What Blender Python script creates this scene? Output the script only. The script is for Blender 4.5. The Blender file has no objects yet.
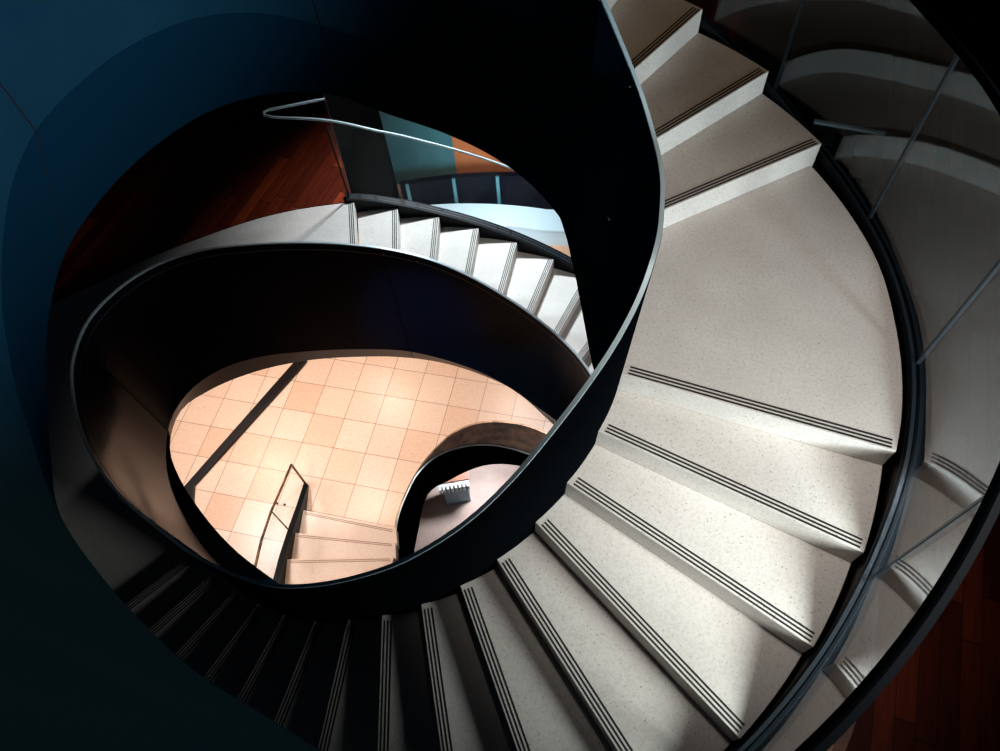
import bpy, bmesh, math, random
from mathutils import Vector, Matrix
random.seed(7)
sc = bpy.context.scene
COL = sc.collection
H = 0.165                       # riser
R = math.radians

# ------------------------------------------------------------------ materials
def mat(name, base, rough=0.5, spec=0.5, metal=0.0, ior=1.5):
    m = bpy.data.materials.new(name); m.use_nodes = True
    b = m.node_tree.nodes['Principled BSDF']
    b.inputs['Base Color'].default_value = (*base, 1)
    b.inputs['Roughness'].default_value = rough
    b.inputs['Metallic'].default_value = metal
    b.inputs['IOR'].default_value = ior
    b.inputs['Specular IOR Level'].default_value = spec
    return m, m.node_tree, b

def ramp(nt, src, stops):
    r = nt.nodes.new('ShaderNodeValToRGB')
    e = r.color_ramp.elements
    e[0].position, e[0].color = stops[0][0], (*stops[0][1], 1)
    e[1].position, e[1].color = stops[1][0], (*stops[1][1], 1)
    for p, c in stops[2:]:
        k = e.new(p); k.color = (*c, 1)
    nt.links.new(src, r.inputs['Fac'])
    return r.outputs['Color']

def objcoord(nt):
    return nt.nodes.new('ShaderNodeTexCoord').outputs['Object']

def noise(nt, vec, scale, detail=4, rough=.6):
    n = nt.nodes.new('ShaderNodeTexNoise')
    n.inputs['Scale'].default_value = scale
    n.inputs['Detail'].default_value = detail
    n.inputs['Roughness'].default_value = rough
    nt.links.new(vec, n.inputs['Vector'])
    return n.outputs['Fac']

def mul(nt, a, b, fac=1.0, typ='MULTIPLY'):
    x = nt.nodes.new('ShaderNodeMix'); x.data_type = 'RGBA'; x.blend_type = typ
    x.inputs[0].default_value = fac
    nt.links.new(a, x.inputs[6]); nt.links.new(b, x.inputs[7])
    return x.outputs[2]

def stone(name, c0, c1, rough):
    m, nt, b = mat(name, c1, rough, .4)
    v = objcoord(nt)
    big = ramp(nt, noise(nt, v, 2.2, 5), [(.3, c0), (.7, c1)])
    fine = ramp(nt, noise(nt, v, 60, 2), [(.36, (.90, .89, .875)), (.56, (1, 1, 1))])
    pits = ramp(nt, noise(nt, v, 95, 1), [(.27, (.45, .40, .35)), (.32, (1, 1, 1))])
    nt.links.new(mul(nt, mul(nt, big, fine), pits), b.inputs['Base Color'])
    bp = nt.nodes.new('ShaderNodeBump'); bp.inputs['Strength'].default_value = .08
    nt.links.new(noise(nt, v, 80, 2), bp.inputs['Height'])
    nt.links.new(bp.outputs[0], b.inputs['Normal'])
    return m
M = {}
M['stone'] = stone('pale_limestone', (.585, .54, .505), (.68, .635, .60), .55)
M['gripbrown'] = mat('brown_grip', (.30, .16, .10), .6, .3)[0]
M['grip'] = mat('black_grip_rubber', (.012, .012, .013), .6, .3)[0]
m, nt, b = mat('blue_black_steel', (.002, .011, .02), .5, 0.0)
v = objcoord(nt)
nt.links.new(ramp(nt, noise(nt, v, 1.3, 3), [(.3, (.0016, .0095, .018)), (.7, (.0024, .0125, .022))]), b.inputs['Base Color'])
M['steel'] = m
M['gloss'] = mat('polished_blue_black_steel', (.0014, .007, .015), .22, .03)[0]
M['gloss'].node_tree.nodes['Principled BSDF'].inputs['Specular Tint'].default_value = (1, .5, .26, 1)  # orange tint paints the warm floor colour into the reflections
m, nt, b = mat('steel_skirt_floor_glow', (.05, .021, .011), .3, .03, 0, 1.5)  # brown base colour stands in for the warm floor reflected in the steel
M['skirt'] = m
M['shadeskirt'] = mat('shaded_steel_skirt', (.0008, .0070, .0145), .5, 0.0)[0]  # steel colour darkened to paint the shade on the undercut face
m, nt, b = mat('dark_bronze', (.10, .05, .028), .28, .6, .55)
v = objcoord(nt)
nt.links.new(ramp(nt, noise(nt, v, 4.5, 6), [(.35, (.04, .017, .008)), (.65, (.30, .16, .085))]), b.inputs['Base Color'])
M['bronze'] = m
M['cap'] = mat('brushed_steel_cap', (.62, .78, .85), .36, .5, .25)[0]
M['trim'] = mat('joint_trim_grey', (.015, .022, .03), .4, .3)[0]
M['black'] = mat('black_painted_steel', (.0022, .0026, .0034), .4, .12)[0]
M['seam'] = mat('dark_seam', (.001, .001, .0012), .8, .1)[0]
M['shoe'] = mat('dark_anodised_shoe', (.06, .08, .10), .3, .5, .8)[0]
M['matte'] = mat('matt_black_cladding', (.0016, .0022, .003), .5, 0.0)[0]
M['soffit'] = mat('black_soffit', (.004, .004, .005), .7, .2)[0]

def glassmat(name, tint, ior, kf=1.0):
    m = bpy.data.materials.new(name); m.use_nodes = True
    nt = m.node_tree; nt.nodes.clear()
    o = nt.nodes.new('ShaderNodeOutputMaterial'); mx = nt.nodes.new('ShaderNodeMixShader')
    t = nt.nodes.new('ShaderNodeBsdfTransparent'); t.inputs[0].default_value = (*tint, 1)
    g = nt.nodes.new('ShaderNodeBsdfGlossy'); g.inputs['Roughness'].default_value = .012
    g.inputs[0].default_value = (.95, .97, 1, 1)
    ge = nt.nodes.new('ShaderNodeNewGeometry'); dt = nt.nodes.new('ShaderNodeVectorMath'); dt.operation = 'DOT_PRODUCT'
    nt.links.new(ge.outputs['Normal'], dt.inputs[0]); nt.links.new(ge.outputs['Incoming'], dt.inputs[1])
    def mth(op, a, b=None):
        n = nt.nodes.new('ShaderNodeMath'); n.operation = op
        for k, q in enumerate((a, b)):
            if q is None: continue
            if isinstance(q, (int, float)): n.inputs[k].default_value = q
            else: nt.links.new(q, n.inputs[k])
        return n.outputs[0]
    c = mth('ABSOLUTE', dt.outputs['Value'])
    fr = mth('ADD', mth('MULTIPLY', mth('POWER', mth('SUBTRACT', 1.0, c), 5.0), (1 - ior) * kf), ior)   # Schlick
    nt.links.new(fr, mx.inputs[0]); nt.links.new(t.outputs[0], mx.inputs[1])
    nt.links.new(g.outputs[0], mx.inputs[2]); nt.links.new(mx.outputs[0], o.inputs[0])
    return m
M['glass'] = glassmat('clear_glass', (.84, .90, .91), .036)
M['glass_low'] = glassmat('clear_low_iron_glass', (.95, .98, .985), .006, .22)

# ground tiles: grid aligned with the photographed joints
TILE, PSI, TO = .5643, .1407, (-5.506 - .0, 1.886)
m, nt, b = mat('peach_stone_tile', (.6, .4, .3), .3, .4)
v = nt.nodes.new('ShaderNodeTexCoord').outputs['Object']
mp = nt.nodes.new('ShaderNodeMapping'); mp.vector_type = 'POINT'
nt.links.new(v, mp.inputs[0])
sep = nt.nodes.new('ShaderNodeSeparateXYZ'); nt.links.new(mp.outputs[0], sep.inputs[0])
mp.inputs['Scale'].default_value = (1 / TILE,) * 3
def math_(nt, op, a, bb=None):
    n = nt.nodes.new('ShaderNodeMath'); n.operation = op
    if isinstance(a, (int, float)): n.inputs[0].default_value = a
    else: nt.links.new(a, n.inputs[0])
    if bb is not None:
        if isinstance(bb, (int, float)): n.inputs[1].default_value = bb
        else: nt.links.new(bb, n.inputs[1])
    return n.outputs[0]
def gap(nt, x, w):
    f = math_(nt, 'FRACT', math_(nt, 'ADD', x, .5))
    return math_(nt, 'LESS_THAN', math_(nt, 'ABSOLUTE', math_(nt, 'SUBTRACT', f, .5)), w)
gx, gy = sep.outputs[0], sep.outputs[1]
line = math_(nt, 'MAXIMUM', gap(nt, gx, .007), gap(nt, gy, .007))
cell = nt.nodes.new('ShaderNodeCombineXYZ')
nt.links.new(math_(nt, 'FLOOR', gx), cell.inputs[0]); nt.links.new(math_(nt, 'FLOOR', gy), cell.inputs[1])
wn = nt.nodes.new('ShaderNodeTexWhiteNoise'); wn.noise_dimensions = '2D'
nt.links.new(cell.outputs[0], wn.inputs['Vector'])
tone = ramp(nt, wn.outputs['Value'], [(0, (.60, .36, .24)), (1, (.66, .46, .345)), (.5, (.64, .43, .315))])
spk = ramp(nt, noise(nt, v, 45, 3), [(.35, (.86, .83, .8)), (.6, (1, 1, 1))])
tc = mul(nt, tone, spk)
mx = nt.nodes.new('ShaderNodeMix'); mx.data_type = 'RGBA'
nt.links.new(line, mx.inputs[0]); nt.links.new(tc, mx.inputs[6]); mx.inputs[7].default_value = (.13, .06, .035, 1)
nt.links.new(mx.outputs[2], b.inputs['Base Color'])
M['tile'] = m
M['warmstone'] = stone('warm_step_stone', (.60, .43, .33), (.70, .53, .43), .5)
M['pale'] = stone('pale_basement_stone', (.50, .43, .41), (.64, .58, .56), .4)

# wood planks running along y
m, nt, b = mat('red_brown_planks', (.2, .05, .02), .35, .4)
v = objcoord(nt)
sp = nt.nodes.new('ShaderNodeSeparateXYZ'); nt.links.new(v, sp.inputs[0])
px = math_(nt, 'DIVIDE', sp.outputs[0], .14)
row = math_(nt, 'FLOOR', px)
wr = nt.nodes.new('ShaderNodeTexWhiteNoise'); wr.noise_dimensions = '1D'; nt.links.new(row, wr.inputs['W'])
py = math_(nt, 'ADD', math_(nt, 'DIVIDE', sp.outputs[1], 1.5), math_(nt, 'MULTIPLY', wr.outputs['Value'], 7.3))
cb = nt.nodes.new('ShaderNodeCombineXYZ'); nt.links.new(row, cb.inputs[0]); nt.links.new(math_(nt, 'FLOOR', py), cb.inputs[1])
wn = nt.nodes.new('ShaderNodeTexWhiteNoise'); wn.noise_dimensions = '2D'; nt.links.new(cb.outputs[0], wn.inputs['Vector'])
tone = ramp(nt, wn.outputs['Value'], [(0, (.085, .0095, .003)), (1, (.27, .040, .011)), (.6, (.15, .019, .005))])
mpp = nt.nodes.new('ShaderNodeMapping'); mpp.inputs['Scale'].default_value = (26, 2, 1); nt.links.new(v, mpp.inputs[0])
gr = ramp(nt, noise(nt, mpp.outputs[0], 1.5, 6), [(.3, (.55, .5, .45)), (.7, (1, 1, 1))])
ln = math_(nt, 'MAXIMUM', gap(nt, px, .018), gap(nt, py, .003))
mx = nt.nodes.new('ShaderNodeMix'); mx.data_type = 'RGBA'
nt.links.new(ln, mx.inputs[0]); nt.links.new(mul(nt, tone, gr), mx.inputs[6]); mx.inputs[7].default_value = (.012, .003, .002, 1)
nt.links.new(mx.outputs[2], b.inputs['Base Color'])
M['wood'] = m
M['navy'] = mat('navy_wall', (.0012, .0022, .006), .5, .05)[0]
M['teal'] = mat('teal_panel', (.05, .16, .19), .35, .4)[0]
M['orange'] = mat('orange_timber', (.42, .15, .06), .45, .3)[0]
M['paleblue'] = mat('pale_blue_reflection', (.50, .66, .76), .4, .4)[0]
M['kteal'] = mat('slate_blue_laminate', (.20, .36, .45), .45, .4)[0]
M['kwhite'] = mat('pale_blue_white_laminate', (.62, .76, .84), .4, .4)[0]
M['kpink'] = mat('pinkish_top', (.34, .17, .13), .45, .4)[0]
M['wall'] = mat('dark_plaster', (.03, .03, .034), .8, .2)[0]

# ------------------------------------------------------------------ helpers
def P(th, r, z=0.0):
    return Vector((r * math.cos(R(th)), r * math.sin(R(th)), z))

def spline(tab):
    """tab rows (theta, v1, v2 ...), theta descending -> f(theta) Catmull-Rom (Hermite)"""
    t = sorted(tab, key=lambda q: q[0]); X = [q[0] for q in t]; n = len(t); d = len(t[0]) - 1
    def tang(i, c):
        if i == 0: return (t[1][c] - t[0][c]) / (X[1] - X[0])
        if i == n - 1: return (t[-1][c] - t[-2][c]) / (X[-1] - X[-2])
        a = (t[i][c] - t[i-1][c]) / (X[i] - X[i-1]); bq = (t[i+1][c] - t[i][c]) / (X[i+1] - X[i])
        w = (X[i] - X[i-1]) / (X[i+1] - X[i-1])
        return a * (1 - w) + bq * w
    def f(x):
        x = min(max(x, X[0]), X[-1]); i = 0
        while i < n - 2 and x > X[i+1]: i += 1
        h = X[i+1] - X[i]; s = (x - X[i]) / h; o = []
        for c in range(1, d + 1):
            m0, m1 = tang(i, c) * h, tang(i+1, c) * h
            o.append((2*s**3-3*s*s+1)*t[i][c] + (s**3-2*s*s+s)*m0 + (-2*s**3+3*s*s)*t[i+1][c] + (s**3-s*s)*m1)
        return o if d > 1 else o[0]
    return f

def obj(name, bm, material, parent=None, smooth=False, bevel=0):
    bmesh.ops.recalc_face_normals(bm, faces=bm.faces[:])
    me = bpy.data.meshes.new(name); bm.to_mesh(me); bm.free()
    me.materials.append(material)
    o = bpy.data.objects.new(name, me); COL.objects.link(o)
    if parent: o.parent = parent; o.matrix_parent_inverse = Matrix.Translation(-parent.location)
    if smooth:
        for p in me.polygons: p.use_smooth = True
        me.set_sharp_from_angle(angle=R(35))
    if bevel:
        md = o.modifiers.new('bevel', 'BEVEL'); md.width = bevel; md.segments = 2; md.limit_method = 'ANGLE'
    return o

def thing(name, label, cat, loc=(0, 0, 0), group=None):
    o = bpy.data.objects.new(name, None); COL.objects.link(o)
    o.location = loc; o.empty_display_size = .1
    tag(o, label, cat, group)
    return o

def tag(o, label, cat, group=None):
    o['label'] = label; o['category'] = cat
    if group: o['group'] = group
    return o

def struct(o):
    o['kind'] = 'structure'; return o

def loft(rings, closed_ring=True, caps=True, bm=None):
    """rings: list of lists of Vectors (same length)"""
    bm = bm or bmesh.new()
    vs = [[bm.verts.new(p) for p in r] for r in rings]
    n = len(rings[0])
    for a, bq in zip(vs[:-1], vs[1:]):
        for i in range(n if closed_ring else n - 1):
            j = (i + 1) % n
            bm.faces.new((a[i], a[j], bq[j], bq[i]))
    if closed_ring and caps:
        bm.faces.new(vs[0]); bm.faces.new(vs[-1][::-1])
    return bm

def tube(pts, rad, n=8, bm=None):
    rings = []
    for i, p in enumerate(pts):
        a = pts[max(i-1, 0)]; c = pts[min(i+1, len(pts)-1)]
        t = (c - a).normalized()
        u = t.cross(Vector((0, 0, 1)))
        u = u.normalized() if u.length > 1e-4 else Vector((1, 0, 0))
        w = u.cross(t)
        rings.append([p + (u * math.cos(2*math.pi*k/n) + w * math.sin(2*math.pi*k/n)) * rad for k in range(n)])
    return loft(rings, bm=bm)

def box(bm, lo, hi, mtx=None):
    vs = [Vector((x, y, z)) for x in (lo[0], hi[0]) for y in (lo[1], hi[1]) for z in (lo[2], hi[2])]
    if mtx: vs = [mtx @ q for q in vs]
    v = [bm.verts.new(q) for q in vs]
    for f in ((0,1,3,2),(4,6,7,5),(0,4,5,1),(2,3,7,6),(0,2,6,4),(1,5,7,3)):
        bm.faces.new([v[i] for i in f])
    return bm

def slab(outline, z0, z1):
    """vertical prism from a plan outline (list of (x,y))"""
    bm = bmesh.new()
    lo = [bm.verts.new((p[0], p[1], z0)) for p in outline]; hi = [bm.verts.new((p[0], p[1], z1)) for p in outline]
    n = len(outline)
    bm.faces.new(hi); bm.faces.new(lo[::-1])
    for i in range(n):
        j = (i + 1) % n
        bm.faces.new((lo[i], lo[j], hi[j], hi[i]))
    return bm

def frange(a, b, n):
    return [a + (b - a) * i / n for i in range(n + 1)]

# ------------------------------------------------------------------ inner ribbon tables
CRE0 = [(330,3.35,2.75),(321,3.05,2.5),(312,2.75,2.27),(305.23,2.524,2.1),(302.57,2.438,1.95),(297.61,2.298,1.8),(292.59,2.162,1.65),(285.58,1.996,1.5),(275.14,1.81,1.3),(262.9,1.634,1.15),(243.27,1.496,1.0),(226.62,1.45,.97),(209.65,1.457,.98),(198.48,1.472,1.02),(186.28,1.495,1.05),(172.84,1.505,1.06),(158.93,1.525,1.06),(143.29,1.515,1.04),(129.33,1.497,.95),(119.42,1.49,.83),(102.56,1.499,.6),(91.26,1.502,.38)]
LOW0 = [(330,3.5,2.2),(321,3.2,2.0),(312,2.87,1.8),(305.23,2.62,1.6),(290,2.19,1.4),(271.22,1.786,1.15),(254.24,1.659,.75),(232.19,1.592,.46),(212.57,1.58,.42),(195.0,1.61,.42),(181.45,1.606,.43),(165.51,1.609,.44),(147.06,1.611,.44),(135.61,1.602,.40),(121.66,1.604,.28),(109.76,1.604,.08),(94.79,1.605,-.08),(84.16,1.605,-.18),(75.65,1.606,-.27),(65.99,1.604,-.40),(58.37,1.601,-.54),(54.39,1.602,-.64)]
CAP = [(47.1,1.487,1.36),(41.65,1.537,1.17),(36.68,1.573,1.03),(30.36,1.585,.93),(20.51,1.578,.9),(12.38,1.566,.9),(.8,1.563,.92),(-3.94,1.56,.87),(-10.5,1.551,.8),(-21.19,1.541,.69),(-27.78,1.535,.58),(-36.24,1.533,.40),(-44.42,1.534,.23),(-52.33,1.53,.08),(-58.34,1.528,-.03),(-66.55,1.528,-.15),(-75.61,1.529,-.3),(-85.48,1.542,-.45),(-97.81,1.557,-.63),(-110.02,1.609,-.75),(-123.15,1.707,-.82),(-136.24,1.889,-.88),(-149.24,2.122,-.95),(-160.25,2.346,-1.0),(-168.62,2.518,-1.03),(-176.99,2.613,-1.05),(-184.52,2.61,-1.08),(-192.68,2.536,-1.12),(-199.77,2.411,-1.17),(-208.46,2.209,-1.24),(-218.43,2.007,-1.3),(-230.08,1.838,-1.37),(-243.42,1.724,-1.47),(-252.04,1.686,-1.56),(-264.24,1.656,-1.72),(-274.03,1.651,-1.86),(-284.15,1.676,-2.02),(-293.69,1.717,-2.18),(-304.33,1.748,-2.33),(-330,1.76,-2.9)]
CREB = [(-90,1.545,-1.85),(-110,1.609,-2.2),(-130,1.79,-2.42),(-150,2.135,-2.48),(-165,2.45,-2.50),(-177.2,2.615,-2.52),(-182.37,2.612,-2.54),(-190.0,2.565,-2.633),(-198.56,2.432,-2.77),(-207.11,2.24,-2.888),(-219.44,1.992,-2.975),(-237.67,1.768,-3.075),(-247.84,1.704,-3.19),(-265,1.66,-3.4),(-285,1.68,-3.72),(-304.33,1.748,-3.95),(-330,1.76,-4.4)]
LOWB = [(-90,1.50,-2.35),(-110,1.46,-2.5),(-125.19,1.532,-2.65),(-133.62,1.646,-2.75),(-145.65,1.895,-2.82),(-156.08,2.172,-2.79),(-162.73,2.378,-2.72),(-168.8,2.56,-2.68),(-174.27,2.672,-2.71),(-178.84,2.715,-2.733),(-186.5,2.691,-2.888),(-195.4,2.586,-3.06),(-206.42,2.356,-3.175),(-218.75,2.101,-3.25),(-233.47,1.908,-3.333),(-246.8,1.809,-3.43),(-261.18,1.763,-3.59),(-276.77,1.757,-3.80),(-286.88,1.787,-4.10),(-304,1.80,-4.35),(-330,1.82,-4.8)]

# nosing height above/below along the stair (continuous)
NOSE = spline([(223,1.65),(143,1.65),(129,1.49),(107,1.155),(73.5,.66),(62.7,.495),(51,.33),(38,.165),(0,0),(-10,-.165),(-50,-.825),(-88,-1.485),(-122,-2.145),(-131,-2.31),(-150,-2.475),(-210,-2.475),(-233,-2.475),(-248.2,-2.805),(-271.4,-3.3),(-320,-4.3),(-330,-4.5)])
cre0, low0, cap_, creb, lowb = map(spline, (CRE0, LOW0, CAP, CREB, LOWB))

# one helix, three turns: (theta_from, theta_to, top(th)->(r,z), crease(th), low(th))
LOWR = spline([(54.4,-.66),(52,-.98),(50,-1.3),(47,-1.66),(42,-1.85),(30,-1.85),(10,-1.7),(0,-1.55),(-20,-1.38),(-40,-1.64),(-90,-2.5),(-130,-3.2)])
LEAN = .09
def lean(t): return LEAN * max(0, min(1, (t + 120) / 40)) * max(0, min(1, (75 - t) / 25))
def top_upper(th):
    if th > 91.26: r = cre0(th)[0]
    else: r = cre0(91.26)[0] + (cap_(47.1)[0] - cre0(91.26)[0]) * (91.26 - th) / 44.16
    z = NOSE(th) + 1.2 if th < 223 else 2.85 + (th - 223) * .0135
    if th < 70: z += (1.36 - (NOSE(47.1) + 1.2)) * max(0, min(1, (70 - th) / 22.9))
    return r, z
def top_mid(th): return tuple(cap_(th))
def cre_upper(th):
    if th > 91.26: return tuple(cre0(th))
    return top_upper(th)[0] - lean(th), NOSE(th) - .55
def low_upper(th):
    if th > 54.4: return tuple(low0(th))
    return 1.602, LOWR(th)
def cre_mid(th):
    r = cap_(th)[0] - lean(th)
    a = (NOSE(th) - .5)
    if th > -80: return r, a
    q = creb(th)
    w = min(1, (-80 - th) / 25)
    return q[0] * w + r * (1 - w), q[1] * w + a * (1 - w)
def low_mid(th):
    r, a = 1.602, LOWR(th)
    if th > -85: return r, a
    q = lowb(th); w = min(1, (-85 - th) / 30)
    return q[0] * w + r * (1 - w), q[1] * w + a * (1 - w)

WT = .024
def ribbon_panel(name, a, b, top, cre, parent, m):
    n = max(3, int(abs(b - a) / 2.2)); rings = []
    for th in frange(a, b, n):
        rt, zt = top(th); rc, zc = cre(th)
        rings.append([P(th, rt, zt), P(th, rc, zc), P(th, rc + .011, zc), P(th, rt + .011, zt)])
    obj(name, loft(rings), m, parent, smooth=True)
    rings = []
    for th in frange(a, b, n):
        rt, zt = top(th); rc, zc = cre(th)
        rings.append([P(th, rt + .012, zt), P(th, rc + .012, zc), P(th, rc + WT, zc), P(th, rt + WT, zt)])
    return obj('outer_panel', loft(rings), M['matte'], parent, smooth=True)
def ribbon_skirt(name, a, b, cre, low, parent, m):
    n = max(3, int(abs(b - a) / 2.2)); rings = []
    for th in frange(a, b, n):
        rc, zc = cre(th); rl, zl = low(th)
        rings.append([P(th, rc, zc - .002), P(th, rl, zl), P(th, rl + .03, zl), P(th, rc + .04, zc - .002)])
    return obj(name, loft(rings), m, parent, smooth=True)
def ribbon_cap(name, a, b, top, parent, m, w=.028, h=.012, over=.006):
    n = max(3, int(abs(b - a) / 1.5)); rings = []
    for th in frange(a, b, n):
        r, z = top(th)
        rings.append([P(th, r - over, z + .001), P(th, r - over, z + h), P(th, r - over + w, z + h), P(th, r - over + w, z + .001)])
    return obj(name, loft(rings), m, parent, smooth=True)
def trim_line(a, b, top, parent, dz=.075):
    n = max(3, int(abs(b - a) / 1.5)); rings = []
    for th in frange(a, b, n):
        r, z = top(th); z -= dz
        rings.append([P(th, r - .003, z), P(th, r - .003, z + .008), P(th, r + .004, z + .008), P(th, r + .004, z)])
    return obj('trim_line', loft(rings), M['shoe'], parent, smooth=True)
def seam(th, top, cre, low, parent, w=.16, tl=None):
    """recessed dark joint line down the panel and skirt"""
    bm = bmesh.new()
    (rt, zt), (rc, zc), (rl, zl) = top(th), cre(th), low(th)
    d = .0015
    rings = []
    if tl is None: tl = th
    rl, zl = low(tl); t0 = th
    for th, r, z in ((t0, rt, zt - .012), (t0, rc, zc), ((t0 + tl) / 2, (cre((t0 + tl) / 2)[0] + low((t0 + tl) / 2)[0]) / 2, (cre((t0 + tl) / 2)[1] + low((t0 + tl) / 2)[1]) / 2), (tl, rl, zl + .005)):
        rings.append([P(th - w, r - d, z), P(th + w, r - d, z), P(th + w, r + .01, z), P(th - w, r + .01, z)])
    loft(rings, bm=bm)
    return obj('panel_seam', bm, M['seam'], parent)
def stud(th, top, dz, parent, m):
    r, z = top(th); bm = bmesh.new()
    c = P(th, r - .004, z - dz)
    bmesh.ops.create_uvsphere(bm, u_segments=10, v_segments=6, radius=.009, matrix=Matrix.Translation(c) @ Matrix.Scale(.6, 4))
    return obj('stud', bm, m, parent, smooth=True)

# ---- upper turn
para = thing('stair_parapet', 'blue-lit curved steel parapet sweeping over the upper left corner', 'parapet', P(170, 1.5, .43))
sm = [303, 186.5, 119.4, 60]
edges = [328, 186.5, 119.4, 47.1]
for a, b in zip(edges[:-1], edges[1:]):
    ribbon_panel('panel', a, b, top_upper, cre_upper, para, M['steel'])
    ribbon_skirt('skirt', a, b, cre_upper, low_upper, para, M['shadeskirt'])
ribbon_cap('cap_rail', 328, 47.1, top_upper, para, M['cap'])
for th, tl in ((186.5, 195.5), (119.4, 119.4)): seam(th, top_upper, cre_upper, low_upper, para, tl=tl)
# ---- middle turn (down to the lower landing)
para = thing('stair_parapet', 'black curved parapet with bright steel cap beside the large stair landing', 'parapet', P(-20, 1.55, -.9))
edges = [47.1, 1, -66, -128]
for a, b in zip(edges[:-1], edges[1:]):
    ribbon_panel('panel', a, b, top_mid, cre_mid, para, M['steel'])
    ribbon_skirt('skirt', a, b, cre_mid, low_mid, para, M['steel'])
ribbon_cap('cap_rail', 47.1, -128, top_mid, para, M['cap'], w=.02, over=-.002)
trim_line(47.1, -128, top_mid, para)
for th in (1, -66): seam(th, top_mid, cre_mid, low_mid, para)
stud(38.5, top_mid, .05, para, M['cap'])
# ---- lower turn
para = thing('stair_parapet', 'black oval parapet ring around the view down to the tiled floor', 'parapet', P(-200, 2.4, -3.0))
edges = [-128, -172, -238, -330]
for a, b in zip(edges[:-1], edges[1:]):
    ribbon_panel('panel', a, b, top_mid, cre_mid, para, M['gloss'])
    ribbon_skirt('skirt', a, b, cre_mid, low_mid, para, M['matte'] if a > -170 else M['skirt'])  # black segment leaves out the painted floor reflection
ribbon_cap('cap_rail', -128, -330, top_mid, para, M['cap'], w=.02, over=-.002)
trim_line(-128, -330, top_mid, para)
for th in (-172, -238): seam(th, top_mid, cre_mid, low_mid, para)
for th in (-238.5, -248, -292): stud(th, top_mid, .06, para, M['cap'])

# ------------------------------------------------------------------ steps
# nosing lines: k -> (z, (theta_in, r_in), (theta_out, r_out))
def nl(z, ti, to, ri, ro): return dict(z=z, i=(ti, ri), o=(to, ro))
def wall_r(t): return (cap_(t)[0] if t < 47 else top_upper(t)[0]) + .013 - .68 * lean(t)
N = {}
NOS = {-5:(78.6,86),-4:(67.2,75.2),-3:(66.0,73.6),-2:(55.4,62.6),-1:(45.0,51.05),0:(34.1,40.0),1:(.25,-.25),2:(-10.5,-10.0),3:(-21.4,-19.5),4:(-30.5,-29.8),5:(-40.9,-39.5),6:(-50.2,-49.7),7:(-60.05,-59.4),8:(-70.3,-68.6),9:(-80.1,-78.7),10:(-90.1,-88.05),11:(-100.6,-96.95),12:(-110.5,-106.1),13:(-120.3,-115.0),14:(-130.2,-124.0),15:(-140,-132.5)}
NOS[-4] = (77.0, 84.8); NOS[-5] = (88.2, 96.0)
for k, (ti, to) in NOS.items():
    N[k] = nl(-(k - 1) * H, ti, to, wall_r(ti), {0:2.97,-1:2.945,-2:2.91}.get(k, 2.91))

def interp_arc(a, b, n=6):
    return [(a[0] + (b[0] - a[0]) * i / n, a[1] + (b[1] - a[1]) * i / n) for i in range(n + 1)]
def xy(p): q = P(p[0], p[1]); return (q.x, q.y)
def step(parent, fr, bk, zt, zb, material=None, outer=None, inner=None, name='step'):
    """fr / bk: nosing dicts of the front and back edge; block between them"""
    oa = outer or interp_arc(fr['o'], bk['o']); ia = inner or interp_arc(bk['i'], fr['i'])
    pts = [xy(p) for p in oa] + [xy(p) for p in ia]
    return obj(name, slab(pts, zb, zt), material or M['stone'], parent, bevel=.004)
def grips(parent, fr, bk, zt, pitch=.021, first=.017, w=.0105, marg=(.045, .022), n=3):
    a = Vector(xy(fr['i'])); b = Vector(xy(fr['o'])); c = (Vector(xy(bk['i'])) + Vector(xy(bk['o']))) / 2
    d = (b - a).normalized(); nrm = Vector((-d.y, d.x))
    if nrm.dot(c - (a + b) / 2) < 0: nrm = -nrm
    L = (b - a).length
    for k in range(n):
        o = first + k * pitch
        q0 = a + d * marg[0] + nrm * o; q1 = b - d * marg[1] + nrm * o
        pts = [q0 - nrm * w / 2, q1 - nrm * w / 2, q1 + nrm * w / 2, q0 + nrm * w / 2]
        obj('grip_strip', slab([(p.x, p.y) for p in pts], zt - .006, zt + .0015), M['grip'], parent)

def stringer(parent, a, b, rf, top_off, depth, w=.10, nose=None, m=None, name='stringer'):
    n = max(3, int(abs(b - a) / 2.5)); rings = []
    for th in frange(a, b, n):
        r = rf(th); z = nose(th)
        rings.append([P(th, r, z + top_off), P(th, r, z - depth), P(th, r + w, z - depth), P(th, r + w, z + top_off)])
    return obj(name, loft(rings), m or M['black'], parent, smooth=True)
def soffit(parent, a, b, inner, ro, nose, depth):
    n = max(3, int(abs(b - a) / 4)); rings = []
    for th in frange(a, b, n):
        ri, zi = inner(th); r2 = ro(th); z2 = nose(th) - depth
        rings.append([P(th, ri + .02, zi + .0), P(th, r2, z2), P(th, r2, z2 + .03), P(th, ri + .02, zi + .03)])
    return obj('soffit', loft(rings), M['soffit'], parent, smooth=True)

# outer nosing line (for stringer, shoe and handrail)
ONOSE = spline([(110,1.0),(96,.82),(84.8,.66),(73.6,.495),(62.6,.33),(51.05,.165),(42,.03),(36,0.0),(20,0),(4,0),(-2,-.03),(-10,-.165),(-19.7,-.33),(-49.5,-.825),(-88,-1.485),(-124,-2.15),(-135,-2.31)])
ROUT = spline([(110,3.02),(62,3.0),(51,3.02),(40,3.05),(30,3.045),(15,3.02),(0,2.98),(-20,2.965),(-60,2.96),(-135,2.96)])
def so(th): return ROUT(th) - .035

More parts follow.
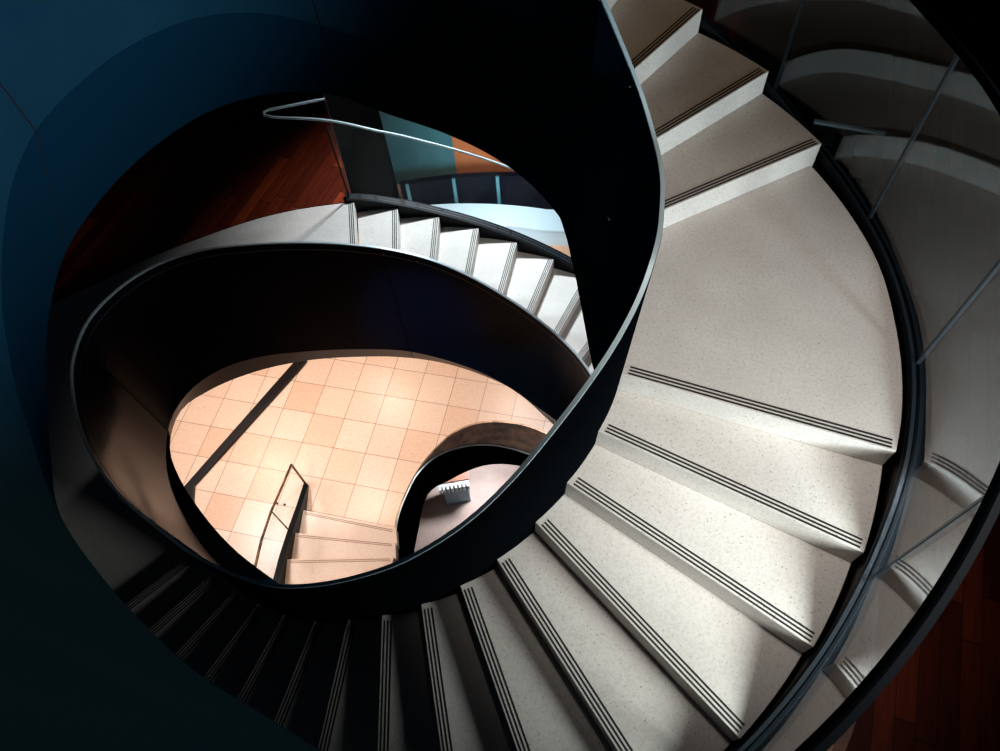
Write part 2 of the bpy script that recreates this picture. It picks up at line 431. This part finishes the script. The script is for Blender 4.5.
fl = thing('stair_flight', 'upper stair flight with dim brown treads at the top right', 'staircase', P(55, 2.2, .0))
for k in (0, -1, -2, -3, -4):
    s = step(fl, N[k], N[k-1], N[k]['z'], N[k]['z'] - H - .02)
    grips(s, N[k], N[k-1], N[k]['z'])
stringer(fl, 92, 40.2, so, -.012, .42, nose=ONOSE)
soffit(fl, 92, 40.2, lambda th: (low_upper(th) if th > 47.1 else low_mid(th)), so, ONOSE, .40)

ld = thing('stair_landing', 'large fan-shaped pale stone landing on the right of the stair', 'landing', P(20, 2.2, -.25))
lo = spline([(-.25,2.91),(3,2.925),(8.2,2.94),(15.7,2.955),(23.3,2.975),(31,2.965),(37,2.955),(40,2.95)])
oa = [(t, lo(t)) for t in frange(-.25, 40, 22)]
ia = [(t, wall_r(t)) for t in frange(34.1, .25, 16)]
pts = [xy(p) for p in oa] + [xy(p) for p in ia]
s = obj('landing_slab', slab(pts, -.2, 0), M['stone'], ld, bevel=.004)
grips(s, N[1], N[0], 0)
stringer(ld, 40.2, -.25, so, -.012, .42, nose=ONOSE)
soffit(ld, 40.2, -.25, low_mid, so, ONOSE, .40)

fl = thing('stair_flight', 'main curving stair flight of pale steps descending from the large landing', 'staircase', P(-60, 2.2, -2.475))
for k in range(2, 16):
    s = step(fl, N[k], N[k-1], N[k]['z'], N[k]['z'] - H - .02)
    grips(s, N[k], N[k-1], N[k]['z'])
stringer(fl, -.25, -134, so, -.012, .42, nose=ONOSE)
soffit(fl, -.25, -120, low_mid, so, ONOSE, .40)

# lower landing
ZB = -2.475
LN = {1:(134.4,127.0),2:(123.7,119.4),3:(114.4,111.75),4:(104.95,104.15),5:(95.4,96.4),6:(87.3,88.6),7:(78.9,80.8),8:(70.6,73.0),9:(62.3,65.2),10:(54,57.4),11:(46,49.6)}
LO = {1:3.565,2:3.495,3:3.445,4:3.416,5:3.395,6:3.39,7:3.39}
def LNk(k): return nl(ZB - (k - 1) * H, LN[k][0], LN[k][1], (cap_(LN[k][0] - 360)[0] + .025 if k < 3 else low_mid(LN[k][0] - 360)[0] + .035), LO.get(k, 3.39))
WEDGE = [(127.0,3.565),(131.5,3.63),(136.4,3.72),(144.8,3.87),(152.9,4.02),(160.5,4.21),(167.6,4.40),(172.5,4.61),(182,4.95),(195,5.2),(210,5.2),(227.5,5.0)]
wsp = spline([(a, r) for a, r in WEDGE])
fr = LNk(1)
oa = [(t, wsp(t)) for t in frange(127.0, 227.5, 30)] + [(227.5, 2.9)]
ia = [(t, cap_(t - 360)[0] + .03) for t in frange(221, 138, 24)] + [fr['i']]
ld = thing('stair_landing', 'narrow curved pale stone landing edging the red wooden floor', 'landing', P(150, 3.4, ZB - .12))
s = obj('landing_slab', slab([xy(p) for p in oa + ia], ZB - .12, ZB), M['stone'], ld, bevel=.004)
grips(s, fr, nl(ZB, 150, 150, 2.3, 3.9), ZB)

fl = thing('stair_flight', 'brightly lit white stair flight descending behind the oval parapet', 'staircase', P(90, 2.6, ZB - 1.7))
for k in range(2, 11):
    a, bk = LNk(k), LNk(k - 1)
    s = step(fl, a, bk, a['z'], a['z'] - H - .02)
    grips(s, a, bk, a['z'])
LNOSE = spline([(140,ZB),(127,ZB-.0),(119.4,ZB-H*.92),(111.75,ZB-2*H),(96.4,ZB-4*H),(57.4,ZB-9*H),(49.6,ZB-10*H)])
LR = spline([(140,3.70),(127,3.60),(119.4,3.535),(111.75,3.49),(104,3.46),(96.4,3.44),(80,3.43),(49.6,3.43)])
stringer(fl, 128.2, 50, lambda t: LR(t) - .035, .03, .40, nose=LNOSE, w=.12)
soffit(fl, 126, 50, lambda t: low_mid(t - 360), lambda t: LR(t), LNOSE, .38)

# ------------------------------------------------------------------ glass balustrades
FLAT = False
def glass_run(parent, joints, rf, nose, zlo, zhi, shoe=True, rail=True, rail_r=.022, gapdeg=.18, gm='glass', railends=None):
    for a, b in zip(joints[:-1], joints[1:]):
        n = 1 if FLAT else max(3, int(abs(b - a) / 1.5)); rings = []
        s = 1 if a > b else -1
        for th in frange(a - s * gapdeg, b + s * gapdeg, n):
            r, z = rf(th), nose(th)
            rings.append([P(th, r - .006, z + zlo), P(th, r + .006, z + zlo), P(th, r + .006, z + zhi), P(th, r - .006, z + zhi)])
        obj('glass_panel', loft(rings), M[gm], parent, smooth=True)
    a, b = joints[0], joints[-1]
    if railends: a, b = railends
    n = int(abs(b - a) / 2)
    for off in ((-.028, -.010), (.010, .028)):
        rings = []
        for th in frange(joints[0], joints[-1], n):
            r, z = rf(th), nose(th)
            rings.append([P(th, r + off[0], z - .011), P(th, r + off[1], z - .011), P(th, r + off[1], z + .03), P(th, r + off[0], z + .03)])
        obj('base_shoe', loft(rings), M['shoe' if gm == 'glass' else 'trim'], parent, smooth=True)

gb = thing('glass_balustrade', 'curved glass balustrade with black handrail on the right of the stair', 'balustrade', P(0, 2.99, 0))
RG = lambda t: ROUT(t)
JO = [92, 71, 50.5, 29.8, 10.0, -12.4, -33.2, -54, -75]
glass_run(gb, JO, RG, ONOSE, -.011, 1.12)
for th in JO[1:-1]:                       # vertical joint trims between the panes
    r, z = RG(th), ONOSE(th); bm = bmesh.new()
    loft([[P(th - .16, r - .009, q), P(th + .16, r - .009, q), P(th + .16, r + .009, q), P(th - .16, r + .009, q)] for q in (z + .03, z + 1.12)], bm=bm)
    obj('joint_trim', bm, M['trim'], gb)
rings = []
for th in frange(92, -75, 90):
    r, z = RG(th), ONOSE(th) + 1.12
    rings.append([P(th, r + .018 * math.cos(q), z + .016 * math.sin(q)) for q in [2*math.pi*k/10 for k in range(10)]])
obj('handrail', loft(rings), M['matte'], gb, smooth=True)
rings = []
for th in frange(92, -75, 90):
    r, z = RG(th), ONOSE(th) + 1.115
    rings.append([P(th, r + .018, z), P(th, r + .044, z), P(th, r + .044, z - .012), P(th, r + .018, z - .012)])
obj('rail_edge', loft(rings), M['trim'], gb, smooth=True)

gb = thing('glass_balustrade', 'glass balustrade with thin bright handrail above the white steps', 'balustrade', P(100, 3.5, ZB))
JL = [127.6, 113.5, 99, 85, 70, 52]
glass_run(gb, JL, lambda t: LR(t) + .03, LNOSE, .05, 1.02, gm='glass_low')
HR = [(52,3.48,LNOSE(52)+1.04),(70,3.48,LNOSE(70)+1.04),(90,3.49,LNOSE(90)+1.04),(108.1,3.5,-1.84),(112,3.5,-1.745),(116,3.51,-1.645),(120,3.525,-1.55),(123.6,3.55,-1.45),(126.6,3.61,-1.40),(129.6,3.70,-1.385),(133.3,3.84,-1.39)]
hs = spline(HR)
pts = [P(t, *hs(t)) for t in frange(52, 133.3, 60)]
for t, r, z in ((134.9, 3.93, -1.40), (135.85, 4.0, -1.40), (135.75, 4.05, -1.40), (134.8, 4.06, -1.40), (131.5, 4.02, -1.40), (126.65, 3.98, -1.40)):
    pts.append(P(t, r, z))
obj('handrail', tube(pts, .013), M['cap'], gb, smooth=True)
bm = bmesh.new(); tube([P(127.6, 3.63, ZB), P(127.6, 3.63, ZB + 1.02)], .01, bm=bm)
obj('newel_post', bm, M['black'], gb, smooth=True)

# ------------------------------------------------------------------ floors
ZG, ZC = -7.26, -11.4
def ring_sector(a, b, ri, ro, z0, z1, n=40):
    ro_ = ro if callable(ro) else (lambda t: ro); ri_ = ri if callable(ri) else (lambda t: ri)
    return slab([xy((t, ro_(t))) for t in frange(a, b, n)] + [xy((t, ri_(t))) for t in frange(b, a, n)], z0, z1)
bm = bmesh.new()
def add(bm, other):
    me = bpy.data.meshes.new('t'); other.to_mesh(me); other.free(); bm.from_mesh(me); bpy.data.meshes.remove(me)
wi = lambda t: wsp(t) + .012
add(bm, ring_sector(127.2, 227.5, wi, 10.5, ZB - .3, ZB))
add(bm, ring_sector(227.5, 360 + 58, lambda t: 3.75, 10.5, ZB - .3, ZB))
add(bm, ring_sector(360 + 58, 360 + 92, lambda t: 4.6, 10.5, ZB - .3, ZB))
struct(obj('floor_upper', bm, M['wood']))

# ground floor with the well opening
WELL = [(170,1.46),(159.5,1.69),(152.9,1.87),(142.8,2.132),(133.1,2.429),(126.3,2.64),(119.4,2.861),(112.3,3.0),(106.9,3.05),(101.8,3.06),(97,3.06),(90.3,3.03),(75,2.85),(55,2.5),(30,2.1),(0,1.75),(-40,1.55),(-90,1.45),(-150,1.38),(-190,1.46)]
wl = spline(WELL)
bm = bmesh.new()
add(bm, ring_sector(-190, 170, wl, 13, ZG - .01, ZG, n=180))
o = obj('floor', bm, M['tile']); struct(o)
# tile grid frame: move the object frame onto a joint crossing
mtx = Matrix.Translation((-5.506, 1.886, 0)) @ Matrix.Rotation(PSI, 4, 'Z')
o.data.transform(mtx.inverted()); o.matrix_world = mtx
bm = bmesh.new(); bmesh.ops.create_circle(bm, cap_ends=True, segments=48, radius=7)
o = obj('floor_basement', bm, M['pale']); struct(o); o.location = (0, 0, ZC)

# round wall of the opening down to the basement
RLINE = spline([(170,-7.32),(158,-7.31),(144,-7.285),(135.5,-7.295),(127,-7.45),(117.8,-7.84),(109.3,-8.08),(102.4,-8.2),(96.4,-8.3),(75,-8.2),(30,-7.8),(-40,-7.45),(-190,-7.32)])
rl = RLINE
para = thing('stair_parapet', 'small round black well edged with bronze in the tiled floor', 'parapet', P(110, 2.9, -9.0))
rings = []; rings2 = []; rings3 = []
for th in frange(170, -190, 160):
    r = wl(th) - .004; z = rl(th)
    zt = max(ZG + .004, z + .012)
    rings.append([P(th, r, zt), P(th, r, z + .01), P(th, r + .03, z + .01), P(th, r + .03, zt)])
    rings2.append([P(th, r - .018, z), P(th, r - .018, z + .02), P(th, r + .01, z + .02), P(th, r + .01, z)])
    zb = -8.95 + .65 * math.exp(-((th - 134) / 10) ** 2)
    rings3.append([P(th, r, z), P(th, r, zb), P(th, r + .04, zb), P(th, r + .04, z)])
obj('bronze_band', loft(rings), M['bronze'], para, smooth=True)
obj('cap_rail', loft(rings2), M['cap'], para, smooth=True)
obj('panel', loft(rings3), M['matte'], para, smooth=True)

# ------------------------------------------------------------------ ground stair flight
fl = thing('stair_flight', 'small stair flight in warm stone landing on the tiled floor', 'staircase', (-2.3, .2, ZG))
GI = [(-1.55,.66),(-1.42,.42),(-1.30,.18),(-1.26,-.06),(-1.27,-.30),(-1.24,-.56),(-1.16,-.80),(-1.02,-1.02)]
GO = [(-3.082,.461),(-2.94,.059),(-2.781,-.369),(-2.60,-.79),(-2.38,-1.19),(-2.12,-1.57),(-1.82,-1.92),(-1.48,-2.23)]
for k in range(7):
    z = ZG + (k + 1) * H
    f0, f1, b1, b0 = GI[k], GO[k], GO[k+1], GI[k+1]
    mid = ((f1[0] + b1[0]) / 2 * 1.004, (f1[1] + b1[1]) / 2 * 1.004)
    s = obj('step', slab([f0, f1, mid, b1, b0], ZG if k < 1 else z - H - .06, z), M['warmstone'], fl, bevel=.004)
    a_, b_ = Vector(f0), Vector(f1); nr = Vector((b_ - a_).normalized().yx); nr.x *= -1
    if nr.dot(Vector(b0) - a_) < 0: nr = -nr
    for o_ in (.03, .055):
        qs = [a_.lerp(b_, .03) + nr * (o_ - .006), a_.lerp(b_, .97) + nr * (o_ - .006), a_.lerp(b_, .97) + nr * (o_ + .006), a_.lerp(b_, .03) + nr * (o_ + .006)]
        obj('grip_strip', slab([(q.x, q.y) for q in qs], z - .006, z + .0015), M['gripbrown'], s)
rings = []
CO = [(-3.35,.925), (-3.16,.47), (-3.02,.05), (-2.86,-.40), (-2.68,-.82), (-2.45,-1.24), (-2.19,-1.62), (-1.88,-1.98), (-1.53,-2.29)]
cz = [ZG + .05] + [ZG + .12 + k * H for k in range(1, 9)]
for (x, y), z in zip(CO, cz):
    d = Vector((x, y, 0)).normalized() * .10
    rings.append([Vector((x, y, z)), Vector((x, y, max(ZG, z - .42))), Vector((x, y, max(ZG, z - .42))) - d * .9, Vector((x, y, z)) - d * .9])
obj('stringer', loft(rings), M['black'], fl, smooth=True)
gb = thing('glass_balustrade', 'short glass balustrade with brown rail at the foot of the stair', 'balustrade', (-3.35, .925, ZG))
gz = [ZG + .72, ZG + 1.0, ZG + 1.20, ZG + 1.35, ZG + 1.46, ZG + 1.6, ZG + 1.75, ZG + 1.9, ZG + 2.05]
gpos = [Vector((x, y, z)) for (x, y), z in zip(CO, gz)]
def gpanel(i, j):
    rings = []
    for k in range(i, j + 1):
        x, y = CO[k]; d = Vector((x, y, 0)).normalized() * .006
        rings.append([Vector((x, y, cz[k])) - d, Vector((x, y, cz[k])) + d, gpos[k] + d, gpos[k] - d])
    return loft(rings)
for i, j in ((0, 2), (2, 5), (5, 8)):
    obj('glass_panel', gpanel(i, j), M['glass_low'], gb)
obj('handrail', tube(gpos, .02), M['bronze'], gb, smooth=True)
bm = bmesh.new(); tube([Vector((*CO[0], ZG)), gpos[0]], .02, bm=bm); obj('end_post', bm, M['bronze'], gb, smooth=True)
bm = bmesh.new(); tube([Vector((*CO[2], cz[2])), gpos[2]], .012, bm=bm); obj('joint_trim', bm, M['bronze'], gb, smooth=True)
for q in ((-3.075, .215, -6.21), (-3.105, .305, -6.50)):
    bm = bmesh.new(); bmesh.ops.create_uvsphere(bm, u_segments=10, v_segments=6, radius=.02, matrix=Matrix.Translation(q))
    obj('glass_fixing', bm, M['bronze'], gb, smooth=True)

# dark bronze rail kerb crossing the tiles
pts = [(-4.50,3.05),(-4.52,2.92),(-5.10,.235),(-4.98,.02),(-4.6,-.45)]
rings = []
wv = [Vector((.09, -.02, 0))] * 2 + [Vector((.075, .05, 0)), Vector((.07, .06, 0)), Vector((.06, .07, 0))]
for (x, y), w in zip(pts, wv):
    c = Vector((x - .03, y, 0))
    rings.append([c - w + Vector((0, 0, ZG)), c - w + Vector((0, 0, ZG + .07)), c + w + Vector((0, 0, ZG + .07)), c + w + Vector((0, 0, ZG))])
tag(obj('floor_kerb', loft(rings), mat('kerb_bronze', (.006, .003, .0025), .4, .2)[0], bevel=.008), 'long dark kerb crossing the peach floor tiles diagonally', 'kerb')

# ------------------------------------------------------------------ basement kiosk
kt = thing('reception_desk', 'small blue desk with ribbed shelf on the basement floor', 'desk', (-1.95, 2.72, ZC))
ang = math.atan2(2.631 - 2.386, -1.435 + 1.879)
KM = Matrix.Translation((-1.855, 2.77, ZC)) @ Matrix.Rotation(math.atan2(.258, .47), 4, 'Z')
bm = bmesh.new(); box(bm, (-.27, 0, 0), (.27, .30, .74), KM); obj('cabinet', bm, M['kteal'], kt, bevel=.01)
bm = bmesh.new(); box(bm, (-.33, .03, .74), (.31, .30, .93), KM)
for k in range(8):
    x = -.33 + k * .085
    box(bm, (x, -.04, .75), (x + .045, .03, .93), KM)
obj('ribbed_shelf', bm, M['kwhite'], kt, bevel=.004)
bm = bmesh.new(); box(bm, (-.50, .10, .93), (.33, .28, .98), KM); obj('counter_top', bm, M['kpink'], kt, bevel=.008)

# ------------------------------------------------------------------ things beyond the white steps
def curved_wall(name, a, b, r, z0, z1, th, material, n=24, parent=None):
    rf = r if callable(r) else (lambda t: r)
    rings = []
    for t in frange(a, b, n):
        rr = rf(t); rings.append([P(t, rr, z0), P(t, rr, z1), P(t, rr + th, z1), P(t, rr + th, z0)])
    return obj(name, loft(rings), material, parent, smooth=True)
t = thing('reflection_block', 'pale blue curved block imitating the white steps mirrored in the glass', 'reflection', P(104, 7.2, ZG))  # solid block added in place of the bright steps' reflection in the glass
curved_wall('reflection_front', 120.5, 92, lambda q: 7.05 + abs(q - 100) * .012, ZG, ZG + .46, .46, M['paleblue'], parent=t)
curved_wall('reflection_ledge', 120.5, 92, lambda q: 6.98 + abs(q - 100) * .012, ZG + .46, ZG + .50, .54, M['paleblue'], parent=t)
t = thing('partition', 'dark navy curved partition with pale ribs behind the pale blue block', 'partition', P(110, 8.3, ZG))
curved_wall('panel', 121.2, 93, 7.85, ZG, ZG + 1.0, .12, M['navy'], parent=t)
for q in (120.0, 113.4, 107.2):
    bm = bmesh.new()
    loft([[P(q, 7.80, z), P(q + .45, 7.80, z), P(q + .45, 7.85, z), P(q, 7.85, z)] for z in (ZG + .02, ZG + 1.01)], bm=bm)
    obj('rib', bm, M['teal'], t)
t = thing('wall_screen', 'teal glass screen with orange end panel glimpsed under the thin handrail', 'screen', P(116, 9.2, ZG))
curved_wall('teal_panel', 122.5, 113.6, 9.0, ZG, ZG + 2.6, .1, M['teal'], parent=t)
curved_wall('orange_panel', 113.6, 104, 9.0, ZG, ZG + 2.6, .1, M['orange'], parent=t)

t = thing('pillar', 'broad black pillar rising beside the end of the wooden floor', 'pillar', P(127, 8.1, ZG))
curved_wall('shaft', 134, 121.7, 7.9, ZG, ZG + 3.6, .3, M['matte'], parent=t)
curved_wall('base', 134.2, 121.5, 7.86, ZG, ZG + .15, .38, M['black'], parent=t)
# things on the wooden floor at the top right
t = thing('bench', 'broad low black bench behind the glass at the top right', 'bench', (2.7, 6.2, ZB))
fp = [(2.02, 5.54), (2.06, 7.28), (3.10, 7.55), (3.25, 5.97), (3.23, 5.15), (2.52, 5.05)]
obj('seat', slab(fp, ZB + .12, ZB + .445), M['matte'], t, bevel=.01)
cx_, cy_ = sum(p[0] for p in fp) / 6, sum(p[1] for p in fp) / 6
obj('plinth', slab([(cx_ + (x - cx_) * .93, cy_ + (y - cy_) * .93) for x, y in fp], ZB, ZB + .12), M['seam'], t)
t = thing('display_case', 'low dark display case with thin metal edge in front of the black bench', 'display case', (2.85, 4.55, ZB))
bm = bmesh.new(); box(bm, (2.5, 4.12, ZB), (3.22, 4.94, ZB + .5)); obj('base', bm, M['black'], t, bevel=.01)
bm = bmesh.new(); box(bm, (2.5, 4.92, ZB + .5), (3.22, 4.97, ZB + .53)); obj('top_edge', bm, M['cap'], t, bevel=.004)
bm = bmesh.new(); box(bm, (2.62, 4.62, ZB + .5), (2.74, 4.82, ZB + .515)); obj('card', bm, M['wall'], t)
bm = bmesh.new(); box(bm, (2.94, 4.2, ZB + .5), (3.14, 4.86, ZB + .51)); obj('tray', bm, M['bronze'], t)

# enclosing walls
def wall(name, x0, y0, x1, y1, z0, z1):
    bm = bmesh.new(); box(bm, (x0, y0, z0), (x1, y1, z1)); return struct(obj(name, bm, M['wall']))
wall('wall_back', -11, 10.6, 11, 10.8, ZG, 6)
wall('wall_left', -11.2, -11, -11, 10.8, ZG, 6)
wall('wall_right', 11, -11, 11.2, 10.8, ZG, 6)

# ------------------------------------------------------------------ lights
def area(name, loc, target, size, power, color, spread=180, shape='DISK', size_y=None):
    l = bpy.data.lights.new(name, 'AREA'); l.energy = power; l.color = color; l.shape = shape; l.size = size
    if size_y: l.shape = 'RECTANGLE'; l.size_y = size_y
    l.spread = R(spread)
    o = bpy.data.objects.new(name, l); COL.objects.link(o); o.location = loc
    o.rotation_euler = (Vector(target) - Vector(loc)).to_track_quat('-Z', 'Y').to_euler()
    return o
def spot(name, loc, target, power, color, angle, blend=.6, rad=.15):
    l = bpy.data.lights.new(name, 'SPOT'); l.energy = power; l.color = color; l.spot_size = R(angle); l.spot_blend = blend; l.shadow_soft_size = rad
    o = bpy.data.objects.new(name, l); COL.objects.link(o); o.location = loc
    o.rotation_euler = (Vector(target) - Vector(loc)).to_track_quat('-Z', 'Y').to_euler()
    return o
COOL = (.86, .94, 1.0); WARM = (1.0, .82, .67)
area('key_light', (4.7, -1.9, .8), (2.0, -.64, -.62), 1.1, 31, (1, .95, .90), 52)
area('riser_bounce_fill', (5.0, -1.6, .5), (1.7, 1.5, .35), .5, 42, (.95, .98, 1), 76)  # added low lamp in place of light bounced off the landing
spot('upper_tread_fill', (1.2, 1.6, 3.8), (1.25, 2.3, .4), 34, (1, .66, .36), 50, .8, .2)  # added warm lamp to tint the upper treads brown, no fixture
spot('landing_light', (2.5, -.4, 5.2), (2.27, .22, 0), 500, (1, .93, .86), 41, 1.0, .35)
spot('parapet_fill', (2.6, -.6, 2.4), (-1.6, -.1, 2.3), 1750, COOL, 70, .8, .3)  # added wash lamp to bring out the blue parapet face, no fixture
spot('upper_fill', P(100, 3.4, 4.6), (.2, -2.2, 2.7), 1500, (1, .52, .34), 44, .9, .3)
spot('white_step_light', P(100, 6.2, 1.4), P(104, 2.9, -2.9), 2400, (.88, .95, 1), 63, 1.0, .3)
spot('well_sheen_fill', (.2, -1.0, .6), (-.72, 1.5, -2.5), 420, (.35, .45, 1), 23, 1, .1)  # added blue lamp imitating a reflection on the lower parapet face
for k, (x, y) in enumerate([(-4.42, 4.83), (-1.59, 5.56), (-3.59, 2.11), (-6.2, 2.2), (-3.05, -.95)]):  # last one is an added lamp to brighten the ground steps
    area('downlight', (x, y, -2.86), (x, y, -7), .16, 64, WARM, 170)
area('ground_light', (-5.2, .6, -2.9), (-4.2, .8, ZG), 1.4, 140, (.9, .94, 1), 150)
area('reflection_fill', P(108, 5.4, -4.6), P(106, 8, ZG + .6), .6, 42, (.82, .93, 1), 90)  # added lamp to brighten the pale curved block, no fixture
area('basement_light', (-1.2, 3.6, -9.2), (-1.7, 2.8, ZC), .5, 40, (1, .90, .88), 120)

w = bpy.data.worlds.new('World'); sc.world = w; w.use_nodes = True
w.node_tree.nodes['Background'].inputs[0].default_value = (.5, .7, 1, 1)
w.node_tree.nodes['Background'].inputs[1].default_value = .004

# ------------------------------------------------------------------ camera
cam = bpy.data.cameras.new('Camera'); co = bpy.data.objects.new('Camera', cam); COL.objects.link(co)
cam.sensor_width = 36; cam.lens = 704.338 / 1000 * 36; cam.clip_start = .05; cam.clip_end = 100
Rm = Matrix(((.9375, .343, -.0585), (.2641, -.8108, -.5224), (-.2266, .4743, -.8507)))   # world -> image axes
Rc = Matrix((Rm[0], -Rm[1], -Rm[2])).transposed().to_4x4()
co.matrix_world = Matrix.Translation((1.7733, -2.0131, 3.2455)) @ Rc
sc.camera = co
sc.view_settings.view_transform = 'Standard'; sc.view_settings.look = 'None'
sc.view_settings.gamma = 1; sc.view_settings.exposure = 0; sc.view_settings.use_curve_mapping = False
